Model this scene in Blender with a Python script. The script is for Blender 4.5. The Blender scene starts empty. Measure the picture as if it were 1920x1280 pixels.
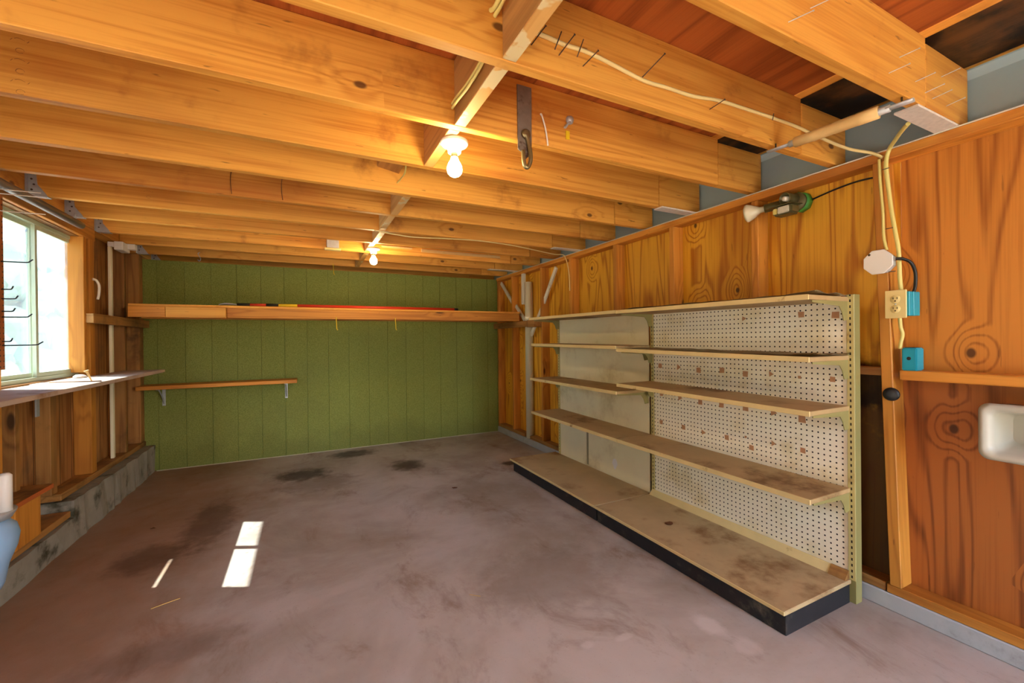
import bpy, bmesh, math, random
from mathutils import Vector, Matrix, Quaternion
random.seed(7)
S = bpy.context.scene
COL = S.collection

# ------------------------------------------------------------------ materials
def lin(h):
    h = h.lstrip('#'); c = [int(h[i:i+2], 16)/255 for i in (0, 2, 4)]
    return tuple((x/12.92 if x <= .04045 else ((x+.055)/1.055)**2.4) for x in c) + (1,)

class NT:
    def __init__(s, name):
        s.m = bpy.data.materials.new(name); s.m.use_nodes = True
        s.t = s.m.node_tree; s.t.nodes.clear()
        s.out = s.t.nodes.new('ShaderNodeOutputMaterial')
    def n(s, kind, **kw):
        nd = s.t.nodes.new('ShaderNode'+kind)
        for k, v in kw.items():
            if k.startswith('_'):
                setattr(nd, k[1:], v)
        for k, v in kw.items():
            if k.startswith('_'): continue
            key = int(k[1:]) if k[0] == 'i' and k[1:].isdigit() else k
            sock = nd.inputs[key]
            if isinstance(v, bpy.types.NodeSocket): s.t.links.new(v, sock)
            elif isinstance(v, bpy.types.Node): s.t.links.new(v.outputs[0], sock)
            else: sock.default_value = v
        return nd
    def math(s, op, a, b=0.0, c=0.0, clamp=False):
        return s.n('Math', _operation=op, _use_clamp=clamp, i0=a, i1=b, i2=c).outputs[0]
    def mix(s, f, a, b, blend='MIX'):
        nd = s.n('Mix', _data_type='RGBA', _blend_type=blend)
        for i, v in ((0, f), (6, a), (7, b)):
            if isinstance(v, (bpy.types.NodeSocket,)): s.t.links.new(v, nd.inputs[i])
            else: nd.inputs[i].default_value = v
        return nd.outputs[2]
    def rng(s, v, a, b, c=0.0, d=1.0, smooth=True):
        return s.n('MapRange', _interpolation_type='SMOOTHSTEP' if smooth else 'LINEAR', i0=v, i1=a, i2=b, i3=c, i4=d).outputs[0]
    def obj(s, rnd=0.0):
        v = s.n('TexCoord').outputs['Object']
        if rnd:
            r = s.n('ObjectInfo').outputs['Random']
            c = s.n('CombineXYZ', i0=s.math('MULTIPLY', r, rnd), i1=s.math('MULTIPLY', r, rnd*1.7), i2=s.math('MULTIPLY', r, rnd*2.3))
            v = s.n('VectorMath', _operation='ADD', i0=v, i1=c).outputs[0]
        return v
    def mul(s, v, vec):
        return s.n('VectorMath', _operation='MULTIPLY', i0=v, i1=tuple(vec)).outputs[0]
    def noise(s, v, scale, detail=3, rough=.55, dist=0):
        return s.n('TexNoise', Vector=v, Scale=scale, Detail=detail, Roughness=rough, Distortion=dist).outputs[0]
    def done(s, col, rough=.6, bump=None, bstr=.3, bdist=.002, metal=0, spec=.35, **kw):
        p = s.n('BsdfPrincipled', **{'Base Color': col, 'Roughness': rough, 'Metallic': metal, 'Specular IOR Level': spec})
        for k, v in kw.items(): p.inputs[k].default_value = v
        if bump is not None:
            b = s.n('Bump', Strength=bstr, Distance=bdist, Height=bump)
            s.t.links.new(b.outputs[0], p.inputs['Normal'])
        s.t.links.new(p.outputs[0], s.out.inputs[0])
        return s.m

AX = {'x': 0, 'y': 1, 'z': 2}
def wood(name, axis, light, dark, knot='#3a1c0a', across=7., along=.8, rings=9., ringmix=.75, fine=.35,
         knots=.6, kscale=(1.5, 5.), tint=None, rnd=37., rough=.55, grime=None, gscale=2.0, gthr=(.5, .7), var=.16, var2=.6, rpow=2.2, stain=None, pat=None, flat=None, kr0=.06, flecks=.0):
    t = NT(name); a = AX[axis]
    v = t.obj(rnd)
    def sc(al, ac):
        q = [ac]*3; q[a] = al; return q
    if flat:                        # knots that run straight through the board: 2D cells in the face seen
        ks = sc(*kscale); p, q = [i for i in range(3) if 'xyz'[i] != flat]
        sx = t.n('SeparateXYZ', i0=v)
        kv = t.n('CombineXYZ', i0=t.math('MULTIPLY', sx.outputs[p], ks[p]), i1=t.math('MULTIPLY', sx.outputs[q], ks[q]), i2=0.)
        vo = t.n('TexVoronoi', _feature='F1', _voronoi_dimensions='2D', Vector=kv, Scale=1.0)
    else:
        vo = t.n('TexVoronoi', _feature='F1', Vector=t.mul(v, sc(*kscale)), Scale=1.0)
    d = vo.outputs['Distance']
    kr = t.n('SeparateColor', i0=vo.outputs['Color']).outputs[0]
    on = t.math('GREATER_THAN', kr, 1-knots)
    halo = t.math('MULTIPLY', t.rng(d, .0, .42, 1., 0.), on)
    n1 = t.noise(t.mul(v, sc(along, across)), 1.0, 2, .5, .35)
    n1 = t.math('ADD', n1, t.math('MULTIPLY', halo, .32))
    r = t.math('SINE', t.math('MULTIPLY', n1, rings*6.283))
    r = t.math('MULTIPLY_ADD', r, .5, .5)
    r = t.math('POWER', r, rpow)
    f = t.noise(t.mul(v, sc(2.2, 130.)), 1.0, 2)
    n2 = t.noise(t.mul(v, sc(.7, 2.2)), 1.0, 3)
    fac = t.math('ADD', t.math('MULTIPLY', r, ringmix*.6), t.math('MULTIPLY', t.math('SUBTRACT', f, .5), fine*2))
    fac = t.math('ADD', fac, t.math('MULTIPLY', t.math('SUBTRACT', n2, .45), var2), clamp=True)
    col = t.mix(fac, lin(light), lin(dark))
    if tint: col = t.mix(t.math('MULTIPLY', t.rng(n2, .52, .72), .6), col, lin(tint))
    # every board a little lighter or darker
    ro = t.n('ObjectInfo').outputs['Random']
    vv = t.math('MULTIPLY_ADD', ro, var, 1-var/2)
    col = t.mix(1.0, col, t.n('CombineColor', i0=vv, i1=vv, i2=vv).outputs[0], 'MULTIPLY')
    kk = t.math('MULTIPLY', t.rng(d, kr0, kr0*2, 1., 0.), on)
    col = t.mix(t.math('MULTIPLY', kk, .85), col, lin(knot))
    if flecks:
        fl = t.rng(t.noise(t.mul(v, sc(9., 60.)), 1., 2), .70, .76)
        col = t.mix(t.math('MULTIPLY', fl, flecks), col, lin(knot))
    if grime:
        g = t.rng(t.noise(v, gscale, 5, .62), gthr[0], gthr[1])
        col = t.mix(g, col, lin(grime))
    if stain:                       # dark damp patch with its own outline: (centre, radii, colour)
        for c, rr, hexc in stain:
            p = t.n('TexCoord').outputs['Object']
            q = t.n('VectorMath', _operation='SUBTRACT', i0=p, i1=c).outputs[0]
            q = t.mul(q, [1/x for x in rr])
            ln = t.n('VectorMath', _operation='LENGTH', i0=q).outputs['Value']
            ln = t.math('ADD', ln, t.math('MULTIPLY', t.math('SUBTRACT', t.noise(p, 9, 4), .5), 1.1))
            col = t.mix(t.rng(ln, .75, 1.15, .93, 0.), col, lin(hexc))
    if pat:                         # painted/white wear patches
        hexc, sc_, lo, hi = pat
        col = t.mix(t.rng(t.noise(v, sc_, 4), lo, hi), col, lin(hexc))
    return t.done(col, rough, f, .25, .001)

def plain(name, hexc, rough=.5, metal=0, mott=.12, ms=9., dirt=None, dthr=(.55, .75), spec=.4, bump=0, rnd=11., **kw):
    t = NT(name); v = t.obj(rnd)
    n = t.noise(v, ms, 4, .6)
    k = t.math('MULTIPLY_ADD', t.math('SUBTRACT', n, .5), mott*2, 1.0)
    col = t.mix(1., lin(hexc), t.n('CombineColor', i0=k, i1=k, i2=k).outputs[0], 'MULTIPLY')
    if dirt: col = t.mix(t.rng(t.noise(v, ms*.6, 6, .65), *dthr), col, lin(dirt))
    return t.done(col, rough, n if bump else None, bump or .1, .002, metal, spec, **kw)

M = {}
for a in 'xyz':
    M['joist'+a] = wood('joist_wood_'+a, a, '#e2a548', '#bc7422', '#4a2410', across=10., along=.4, rings=5, fine=.7, knots=.24, kscale=(2.6, 4.6), kr0=.035, flecks=.55, var=.3, tint='#9a4c18', flat={'x': 'y', 'y': 'x', 'z': 'y'}[a], grime='#8a4a1a', gscale=4., gthr=(.56, .85))
    M['stud'+a] = wood('stud_wood_'+a, a, '#cf8c36', '#985614', '#3d1d0b', flecks=.4, var=.3, across=9, along=.6, rings=6, knots=.45, kscale=(2., 6.), tint='#8a4c1c')
    M['old'+a] = wood('weathered_wood_'+a, a, '#a5773f', '#6b4019', '#2b150a', across=9, along=.6, rings=6, knots=.5, kscale=(2., 6.), tint='#6d4220', grime='#4a2f18', gscale=3., gthr=(.5, .75))
M['blocking'] = wood('blocking_wood', 'y', '#b98b50', '#86592b', across=9, along=.6, rings=6, knots=.3, tint='#8a5a2c')
M['blockpale'] = wood('pale_blocking_wood', 'y', '#d8b070', '#b3833f', across=9, along=.6, rings=6, knots=.3)
M['blockface'] = wood('blocking_edge_wood', 'y', '#dcab62', '#bd8337', across=9, rings=5, knots=.2, pat=('#ddcb98', 7., .54, .58))
M['sheath'] = wood('roof_sheathing', 'y', '#b0602a', '#6d2f0d', '#32140a', across=5, along=.5, rings=6, ringmix=.9, knots=.35, kscale=(1.2, 3.), tint='#7d3410', rnd=0)
M['sheathdark'] = wood('roof_sheathing_mouldy', 'y', '#6a4420', '#2e1a0b', across=5, along=.6, rings=5, rnd=0, grime='#0d0907', gscale=3.2, gthr=(.42, .6))
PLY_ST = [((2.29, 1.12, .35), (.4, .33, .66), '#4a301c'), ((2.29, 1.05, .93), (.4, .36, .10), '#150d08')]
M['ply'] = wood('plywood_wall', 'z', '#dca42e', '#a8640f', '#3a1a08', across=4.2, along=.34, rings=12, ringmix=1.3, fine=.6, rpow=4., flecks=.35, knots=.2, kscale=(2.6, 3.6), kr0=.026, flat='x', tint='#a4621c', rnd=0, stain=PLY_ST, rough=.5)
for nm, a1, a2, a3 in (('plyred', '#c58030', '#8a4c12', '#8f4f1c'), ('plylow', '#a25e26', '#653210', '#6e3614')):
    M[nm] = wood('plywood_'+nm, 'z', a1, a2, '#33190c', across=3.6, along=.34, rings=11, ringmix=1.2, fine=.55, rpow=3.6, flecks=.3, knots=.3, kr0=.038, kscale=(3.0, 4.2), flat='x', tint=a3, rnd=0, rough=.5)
M['shelftop'] = plain('worn_shelf_board', '#ab9062', .75, mott=.25, ms=5, dirt='#73542c', dthr=(.52, .7), rnd=23)
M['paleboard'] = plain('sun_bleached_board', '#b7a392', .8, mott=.2, ms=6, dirt='#8a6a4c', dthr=(.55, .75))
M['decktop'] = plain('worn_deck_board', '#b09a70', .8, mott=.25, ms=4, dirt='#7d5c34', dthr=(.52, .7), rnd=23)
M['cream'] = plain('cream_paint', '#d9c68c', .55, mott=.1, ms=14, dirt='#8a5f2a', dthr=(.6, .74))
M['creampanel'] = plain('cream_hardboard', '#e8dfb8', .65, mott=.1, ms=3, dirt='#b29c66', dthr=(.5, .75))
M['upright'] = plain('upright_enamel', '#8d8653', .45, mott=.1, ms=6, dirt='#76501c', dthr=(.6, .78))
M['kick'] = plain('black_kick', '#1e2024', .5, mott=.5, ms=12, dirt='#77705f', dthr=(.55, .85))
M['patch'] = plain('torn_fibre', '#b98a62', .9, mott=.2, ms=60)
M['tape'] = plain('old_tape', '#8b8262', .6, mott=.2, ms=30)
M['whitewood'] = plain('white_painted_wood', '#dcd9c6', .6, mott=.08, ms=20, dirt='#a89b76', dthr=(.58, .8))
M['whiteshim'] = plain('white_textured_board', '#d6d0c4', .8, mott=.25, ms=60, bump=.6)
M['pvc'] = plain('white_pipe', '#ece7c8', .4, mott=.08, ms=6, dirt='#b6aa7c', dthr=(.62, .85))
M['concrete'] = plain('curb_concrete', '#8f8b7e', .9, mott=.3, ms=9, dirt='#3c3a26', dthr=(.5, .7), bump=.6)
M['curb'] = plain('painted_curb', '#a9adae', .8, mott=.18, ms=8, dirt='#6c6a66', dthr=(.55, .75), bump=.4)
M['bluegrey'] = plain('blue_grey_metal', '#8fa3a6', .45, mott=.06, ms=5, dirt='#70838a', dthr=(.6, .9))
M['galv'] = plain('galvanized_steel', '#b9bec0', .42, 0.35, mott=.2, ms=40)
M['iron'] = plain('dark_iron', '#857c70', .5, .5, mott=.4, ms=22, dirt='#4a3020', dthr=(.55, .7))
M['brass'] = plain('tarnished_hook', '#8f8662', .35, .8, mott=.2, ms=20)
M['greymetal'] = plain('grey_tube', '#8c8a8c', .35, .7, mott=.1)
M['nail'] = plain('nail_steel', '#5d5148', .4, .6)
M['black'] = plain('black_plastic', '#141312', .45)
M['blackwire'] = plain('black_wire', '#20242c', .35, .3)
M['whitewire'] = plain('white_wire', '#ece8de', .4)
M['creamcable'] = plain('cream_cable', '#e6d391', .45, mott=.05)
M['yellowcable'] = plain('yellowed_cable', '#d8cc7a', .45, mott=.05)
M['porcelain'] = plain('porcelain', '#eee8dc', .25, mott=.03)
M['tapewrap'] = plain('masking_tape', '#dcb878', .6, mott=.12, ms=25)
M['ivory'] = plain('ivory_plastic', '#dcc987', .35, mott=.03)
M['ivorydark'] = plain('slot_dark', '#3a2c18', .6)
M['bluebox'] = plain('blue_plastic', '#1f93a8', .4, mott=.08)
M['whiteplastic'] = plain('white_plastic', '#e2e0d8', .4, mott=.04, ms=4)
M['traywhite'] = plain('tray_plastic', '#b5b2a2', .35, mott=.04, ms=4, dirt='#b09f7a', dthr=(.7, .9))
M['olive'] = plain('olive_bronze', '#5d5736', .4, .3, mott=.1)
M['greenbox'] = plain('green_box', '#3d8a35', .5, mott=.15)
M['reflector'] = plain('flood_bulb_glass', '#d8d2b4', .3, mott=.04)
M['lens'] = plain('sensor_lens', '#c9c6b4', .2, mott=.25, ms=70)
M['red'] = plain('red_pole', '#d33a1e', .4, mott=.05)
M['yellow'] = plain('yellow_plastic', '#e0bf22', .4, mott=.05)
M['alu'] = plain('pale_green_aluminium', '#b9c6ae', .45, .15, mott=.08)
M['paleblue'] = plain('pale_blue_plastic', '#8fb6dc', .4, mott=.05, ms=4)
M['orange'] = plain('orange_edge', '#b9602c', .6, mott=.15, ms=12)
M['leaf'] = plain('dry_leaf', '#6a4020', .8, mott=.3, ms=40)
M['straw'] = plain('straw', '#c9a75c', .7)
M['paper'] = plain('contact_paper', '#a89263', .6, mott=.2, ms=8, dirt='#5e3c18', dthr=(.52, .72))
M['ink'] = plain('stamp_ink', '#6b4a30', .8)
M['green_leaf'] = plain('shrub_leaf', '#56644f', .7, mott=.35, ms=3)
M['bark'] = plain('ground_soil', '#b5ac98', .9, mott=.25, ms=1.5)
M['caulk'] = plain('white_caulk', '#e8e6e2', .6)
M['bead'] = plain('old_bead', '#a79f84', .8, mott=.3, ms=30)

def pegboard():
    t = NT('pegboard'); v = t.obj()
    q = t.mul(v, (0, 1/.0245, 1/.0245))
    f = t.n('VectorMath', _operation='FRACTION', i0=q).outputs[0]
    f = t.n('VectorMath', _operation='SUBTRACT', i0=f, i1=(0, .5, .5)).outputs[0]
    x = t.n('SeparateXYZ', i0=f)
    r = t.math('SQRT', t.math('ADD', t.math('POWER', x.outputs[1], 2.), t.math('POWER', x.outputs[2], 2.)))
    n = t.noise(v, 4, 5, .6)
    base = t.mix(t.rng(n, .48, .72), lin('#f4efd8'), lin('#e0d4a8'))
    col = t.mix(t.rng(r, .13, .18, 1, 0), base, lin('#17130d'))
    return t.done(col, .55)
M['peg'] = pegboard()

def brownpeg():
    t = NT('brown_pegboard'); v = t.obj()
    q = t.mul(v, (0, 1/.0254, 1/.0254))
    f = t.n('VectorMath', _operation='FRACTION', i0=q).outputs[0]
    f = t.n('VectorMath', _operation='SUBTRACT', i0=f, i1=(0, .5, .5)).outputs[0]
    x = t.n('SeparateXYZ', i0=f)
    r = t.math('SQRT', t.math('ADD', t.math('POWER', x.outputs[1], 2.), t.math('POWER', x.outputs[2], 2.)))
    col = t.mix(t.rng(r, .13, .18, 1, 0), lin('#a05a28'), lin('#1a0d06'))
    return t.done(col, .6)
M['brownpeg'] = brownpeg()

def slotted():
    t = NT('slotted_upright'); v = t.obj()
    x = t.n('SeparateXYZ', i0=v)
    fz = t.math('FRACT', t.math('MULTIPLY', x.outputs[2], 1/.0254))
    a = t.math('MULTIPLY', t.math('GREATER_THAN', fz, .32), t.math('LESS_THAN', fz, .78))
    b = t.math('LESS_THAN', t.math('ABSOLUTE', x.outputs[1]), .003)
    g = t.math('MULTIPLY', a, b)
    n = t.noise(v, 8, 4)
    base = t.mix(t.rng(n, .55, .75), lin('#c2b577'), lin('#8f6a2c'))
    return t.done(t.mix(g, base, lin('#1b140a')), .45)
M['slot'] = slotted()

def greenwall():
    t = NT('green_siding'); v = t.obj()
    n = t.noise(v, 130, 3, .6); n2 = t.noise(v, 1.3, 4, .6); n3 = t.noise(t.mul(v, (30, 1, 6)), 1, 3)
    col = t.mix(t.rng(n, .3, .7), lin('#6c7632'), lin('#8a924a'))
    col = t.mix(t.math('MULTIPLY', t.rng(n2, .5, .75), .35), col, lin('#6f7442'))
    # darker towards the floor, with an irregular upper edge
    z = t.n('SeparateXYZ', i0=v).outputs[2]
    e = t.math('ADD', z, t.math('MULTIPLY', t.math('SUBTRACT', t.noise(v, 3.5, 5), .5), .5))
    col = t.mix(t.rng(e, .02, .34, .35, 0.), col, lin('#4d4a20'))
    return t.done(col, .75, n, .5, .003, spec=.25)
M['green'] = greenwall()

def floor_mat():
    t = NT('stained_concrete'); v = t.obj()
    n1 = t.noise(v, 1.1, 6, .62, .4); n2 = t.noise(v, 7, 5, .65); n3 = t.noise(t.mul(v, (1, .55, 1)), 3.0, 6, .7, .5); n4 = t.noise(v, 90, 3)
    col = t.mix(t.rng(n1, .35, .68), lin('#b3aba3'), lin('#918577'))
    col = t.mix(t.math('MULTIPLY', t.rng(n3, .52, .72), .6), col, lin('#6d4f36'))
    col = t.mix(t.math('MULTIPLY', t.rng(n2, .58, .76), .45), col, lin('#b3a296'))
    col = t.mix(t.math('MULTIPLY', t.rng(n4, .62, .8), .35), col, lin('#5b4737'))
    # brown band along the left curb: part stain, part skylight shade painted in
    x = t.n('SeparateXYZ', i0=v)
    e = t.math('ADD', x.outputs[0], t.math('MULTIPLY', t.math('SUBTRACT', t.noise(v, 2.2, 5, .6), .5), .9))
    col = t.mix(t.rng(e, -.85, -.1, .65, 0.), col, lin('#8c6038'))
    def spot(c, rr, hexc, k=.85, ang=0):
        nonlocal col
        q = t.n('VectorMath', _operation='SUBTRACT', i0=v, i1=(c[0], c[1], 0)).outputs[0]
        if ang: q = t.n('VectorRotate', _rotation_type='Z_AXIS', i0=q, Angle=ang).outputs[0]
        q = t.mul(q, (1/rr[0], 1/rr[1], 0))
        ln = t.n('VectorMath', _operation='LENGTH', i0=q).outputs['Value']
        ln = t.math('ADD', ln, t.math('MULTIPLY', t.math('SUBTRACT', t.noise(v, 11, 5, .65), .5), 1.3))
        col = t.mix(t.rng(ln, .45, 1.15, k, 0.), col, lin(hexc))
    spot((-.02, 4.1), (.24, .2), '#2c2019', .8)
    spot((.45, 4.62), (.25, .16), '#33261d', .75)
    spot((.86, 3.95), (.17, .2), '#35241a', .8)
    spot((.1, 3.8), (.35, .25), '#5a4536', .5)
    spot((-.55, 3.3), (.16, .45), '#4c331f', .65)
    spot((-.75, 2.9), (.2, .2), '#4a2f1a', .6)
    spot((-.5, 2.0), (.3, .12), '#54402f', .4)
    spot((1.75, 3.55), (.12, .08), '#2a1b10', .85)
    spot((1.05, 1.75), (.4, .3), '#6b5a4c', .4)
    spot((1.45, 1.17), (.05, .09), '#c9c3bd', .75)
    spot((1.47, 1.02), (.06, .05), '#c4beb8', .6)
    spot((1.1, 1.27), (.05, .02), '#c4beb8', .6)
    spot((.95, 1.3), (.03, .02), '#c4beb8', .5)
    spot((1.62, 2.6), (.06, .35), '#b7aea6', .5)
    return t.done(col, t.rng(n2, .3, .7, .55, .8), n4, .25, .002, spec=.35)
M['floor'] = floor_mat()

def planks():
    t = NT('left_plank_sheathing'); v = t.obj()
    y = t.n('SeparateXYZ', i0=v).outputs[1]
    b = t.math('FLOOR', t.math('MULTIPLY', y, 1/.145))
    w = t.n('TexWhiteNoise', _noise_dimensions='1D', W=b).outputs['Value']
    c = t.n('CombineXYZ', i0=t.math('MULTIPLY', w, 31.), i1=0., i2=t.math('MULTIPLY', w, 57.))
    q = t.n('VectorMath', _operation='ADD', i0=v, i1=c).outputs[0]
    r = t.noise(t.mul(q, (9, 9, .6)), 1, 2, .5, .4)
    r = t.math('MULTIPLY_ADD', t.math('SINE', t.math('MULTIPLY', r, 50.)), .5, .5)
    f = t.noise(t.mul(q, (110, 110, 2)), 1, 2)
    col = t.mix(t.math('MULTIPLY_ADD', r, .55, t.math('MULTIPLY', f, .4)), lin('#c08a4c'), lin('#7a4819'))
    col = t.mix(t.math('MULTIPLY', w, .45), col, lin('#6e4018'))
    g = t.rng(t.noise(v, 3, 5, .6), .52, .72)
    col = t.mix(t.math('MULTIPLY', g, .6), col, lin('#5a4a38'))
    fr = t.math('FRACT', t.math('MULTIPLY', y, 1/.145))
    gap = t.math('LESS_THAN', fr, .035)
    return t.done(t.mix(gap, col, lin('#1c0f06')), .65, f, .3, .001)
M['planks'] = planks()

def glass(name, clear, hexc, sc=14):
    t = NT(name); v = t.obj(3.)
    n = t.noise(v, sc, 5, .62); n2 = t.noise(v, 3.2, 4)
    dirt = t.math('ADD', t.math('MULTIPLY', t.rng(n, .58, .72), .6), t.rng(n2, .3, .75, 0, 1-clear), clamp=True)
    dirt = t.math('MAXIMUM', dirt, (1-clear)*.6)
    tr = t.n('BsdfTransparent', Color=(.82, .88, .90, 1))
    di = t.n('BsdfDiffuse', Color=lin(hexc)); tl = t.n('BsdfTranslucent', Color=lin(hexc))
    dd = t.n('MixShader', i0=.6, i1=di, i2=tl)
    gl = t.n('BsdfGlossy', Roughness=.05)
    a = t.n('MixShader', i0=dirt, i1=tr, i2=dd)
    fz = t.n('Fresnel', IOR=1.45)
    b = t.n('MixShader', i0=t.math('MULTIPLY', fz.outputs[0], .6), i1=a, i2=gl)
    t.t.links.new(b.outputs[0], t.out.inputs[0])
    return t.m
M['glass1'] = glass('dusty_glass', .78, '#98a4ac', 22)
M['glass2'] = glass('frosted_dusty_glass', .66, '#a4aeb4', 30)

def emis(name, col, st):
    t = NT(name); e = t.n('Emission', Color=col, Strength=st)
    t.t.links.new(e.outputs[0], t.out.inputs[0]); return t.m
M['bulb'] = emis('lit_bulb', (1, .77, .42, 1), 105.)

# ------------------------------------------------------------------ mesh helpers
def B(): return bmesh.new()
def box(bm, x0, x1, y0, y1, z0, z1, zf=None):
    """axis box; zf(y) shears z"""
    r = bmesh.ops.create_cube(bm, size=1.0)
    for v in r['verts']:
        v.co.x = x0 if v.co.x < 0 else x1
        v.co.y = y0 if v.co.y < 0 else y1
        v.co.z = z0 if v.co.z < 0 else z1
        if zf: v.co.z += zf(v.co.y)
    return r['verts']
def poly(bm, pts, off):
    """extrude a flat polygon (3d points) by the vector off"""
    off = Vector(off)
    a = [bm.verts.new(p) for p in pts]; b = [bm.verts.new(Vector(p)+off) for p in pts]
    bm.faces.new(a); bm.faces.new(b[::-1])
    n = len(a)
    for i in range(n): bm.faces.new((a[i], b[i], b[(i+1) % n], a[(i+1) % n]))
    bmesh.ops.recalc_face_normals(bm, faces=bm.faces[:])
def smooth_pts(pts, k=6):
    P = [Vector(p) for p in pts]; out = []
    for i in range(len(P)-1):
        p0 = P[max(i-1, 0)]; p1 = P[i]; p2 = P[i+1]; p3 = P[min(i+2, len(P)-1)]
        for j in range(k):
            t = j/k
            out.append(.5*((2*p1)+(p2-p0)*t+(2*p0-5*p1+4*p2-p3)*t*t+(3*p1-p0-3*p2+p3)*t**3))
    out.append(P[-1]); return out
def tube(bm, pts, r, seg=8, k=6, flat=1.0):
    P = smooth_pts(pts, k) if k > 1 and len(pts) > 2 else [Vector(p) for p in pts]
    rings = []; up = None
    for i, p in enumerate(P):
        d = (P[min(i+1, len(P)-1)]-P[max(i-1, 0)]).normalized()
        if up is None:
            up = Vector((0, 0, 1)) if abs(d.z) < .9 else Vector((1, 0, 0))
        u = (up-d*up.dot(d)).normalized(); w = d.cross(u); up = u
        rings.append([bm.verts.new(p+(u*math.cos(2*math.pi*s/seg)*flat+w*math.sin(2*math.pi*s/seg))*r) for s in range(seg)])
    for a, b in zip(rings, rings[1:]):
        for s in range(seg): bm.faces.new((a[s], a[(s+1) % seg], b[(s+1) % seg], b[s])).smooth = True
    bm.faces.new(rings[0][::-1]); bm.faces.new(rings[-1])
def lathe(bm, prof, p0, d=(0, 0, 1), seg=28):
    """prof: list of (distance along d, radius)"""
    p0 = Vector(p0); d = Vector(d).normalized()
    q = Vector((0, 0, 1)).rotation_difference(d)
    rings = []
    for h, r in prof:
        if r < 1e-5: rings.append([bm.verts.new(p0+q @ Vector((0, 0, h)))])
        else: rings.append([bm.verts.new(p0+q @ Vector((r*math.cos(2*math.pi*s/seg), r*math.sin(2*math.pi*s/seg), h))) for s in range(seg)])
    for a, b in zip(rings, rings[1:]):
        for s in range(seg):
            s2 = (s+1) % seg
            if len(a) == 1 and len(b) == 1: continue
            if len(a) == 1: f = bm.faces.new((a[0], b[s2], b[s]))
            elif len(b) == 1: f = bm.faces.new((a[s], a[s2], b[0]))
            else: f = bm.faces.new((a[s], a[s2], b[s2], b[s]))
            f.smooth = True
    for rg, fl in ((rings[0], True), (rings[-1], False)):
        if len(rg) > 2: bm.faces.new(rg[::-1] if fl else rg)
    bmesh.ops.recalc_face_normals(bm, faces=bm.faces[:])

WORLD = {}
def obj(name, bm, mat, parent=None, bevel=0.0, seg=1):
    """link bm (world coordinates) as ONE mesh object whose origin is its base centre"""
    if bevel:
        bmesh.ops.bevel(bm, geom=bm.edges[:], offset=bevel, segments=seg, affect='EDGES', clamp_overlap=True)
    bm.verts.ensure_lookup_table()
    lo = Vector([min(v.co[i] for v in bm.verts) for i in range(3)])
    hi = Vector([max(v.co[i] for v in bm.verts) for i in range(3)])
    o = Vector(((lo.x+hi.x)/2, (lo.y+hi.y)/2, lo.z))
    for v in bm.verts: v.co -= o
    me = bpy.data.meshes.new(name); bm.to_mesh(me); bm.free()
    me.materials.append(M[mat] if isinstance(mat, str) else mat)
    ob = bpy.data.objects.new(name, me); COL.objects.link(ob)
    WORLD[ob] = o
    if parent:
        ob.parent = parent; ob.location = o-WORLD[parent]
    else: ob.location = o
    return ob
def tag(o, label, cat, group=None):
    o['label'] = label; o['category'] = cat
    if group: o['group'] = group
    return o
def thing(name, label, cat, loc, group=None):
    o = bpy.data.objects.new(name, None); COL.objects.link(o)
    o.empty_display_size = .05; o.location = loc; WORLD[o] = Vector(loc)
    return tag(o, label, cat, group)
def struct(o): o['kind'] = 'structure'; return o
def board(name, x0, x1, y0, y1, z0, z1, mat, parent=None, bevel=.003, zf=None):
    bm = B(); box(bm, x0, x1, y0, y1, z0, z1, zf)
    dims = (x1-x0, y1-y0, z1-z0)
    if mat in ('joist', 'stud', 'old'): mat += 'xyz'[max(range(3), key=lambda i: dims[i])]
    return obj(name, bm, mat, parent, bevel)
def ground_origin(o):
    """material coordinates in world metres for setting pieces"""
    v = o.location.copy()
    for q in o.data.vertices: q.co += v
    o.location = (0, 0, 0); WORLD[o] = Vector((0, 0, 0)); return o

ZJ = 1.945          # underside of the joists
ZS = 2.185          # underside of the roof sheathing
def JY(k): return 1.072+.4055*k

# ------------------------------------------------------------------ setting
bm = B(); box(bm, -1.55, 2.45, -1.7, 4.9, -.1, 0)
struct(ground_origin(obj('floor', bm, 'floor')))
bm = B(); box(bm, -40, 40, -40, 40, -.3, -.1)
struct(ground_origin(obj('ground', bm, 'bark')))
# back wall: grooved green siding
bm = B(); pts = []
xs = [-.165+.2032*k for k in range(-7, 13)]
prof = [(-1.36, 0)]
for x in xs:
    if -1.33 < x < 2.27:
        w = .0042 if abs((x+.165) % 1.2192) < .01 or abs((x+.165) % 1.2192-1.2192) < .01 else .0026
        prof += [(x-w, 0), (x-w*.5, .006), (x+w*.5, .006), (x+w, 0)]
prof += [(2.285, 0)]
p3 = [(x, 4.86+d, .004) for x, d in prof]+[(2.285, 4.885, .004), (-1.36, 4.885, .004)]
poly(bm, p3, (0, 0, 1.912))
struct(ground_origin(obj('wall_back', bm, 'green')))
bm = B(); box(bm, -1.45, 2.36, 5.45, 5.5, 0, 2.3); struct(obj('wall_far', bm, 'sheathdark'))
bm = B(); box(bm, -1.2, 2.2, 4.852, 4.862, .0005, .007); struct(obj('trim_3', bm, 'bead'))
# right wall: plywood sheets outside the studs
wr = ground_origin(board('wall_right', 2.289, 2.301, .87, 5.45, .07, 1.95, 'ply', bevel=0)); struct(wr)
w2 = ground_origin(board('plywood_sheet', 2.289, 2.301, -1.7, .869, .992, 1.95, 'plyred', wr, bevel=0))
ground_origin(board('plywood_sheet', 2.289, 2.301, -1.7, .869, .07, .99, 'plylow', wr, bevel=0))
struct(board('curb_right', 2.2, 2.34, -1.7, 4.86, 0, .07, 'curb', bevel=.004))
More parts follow.
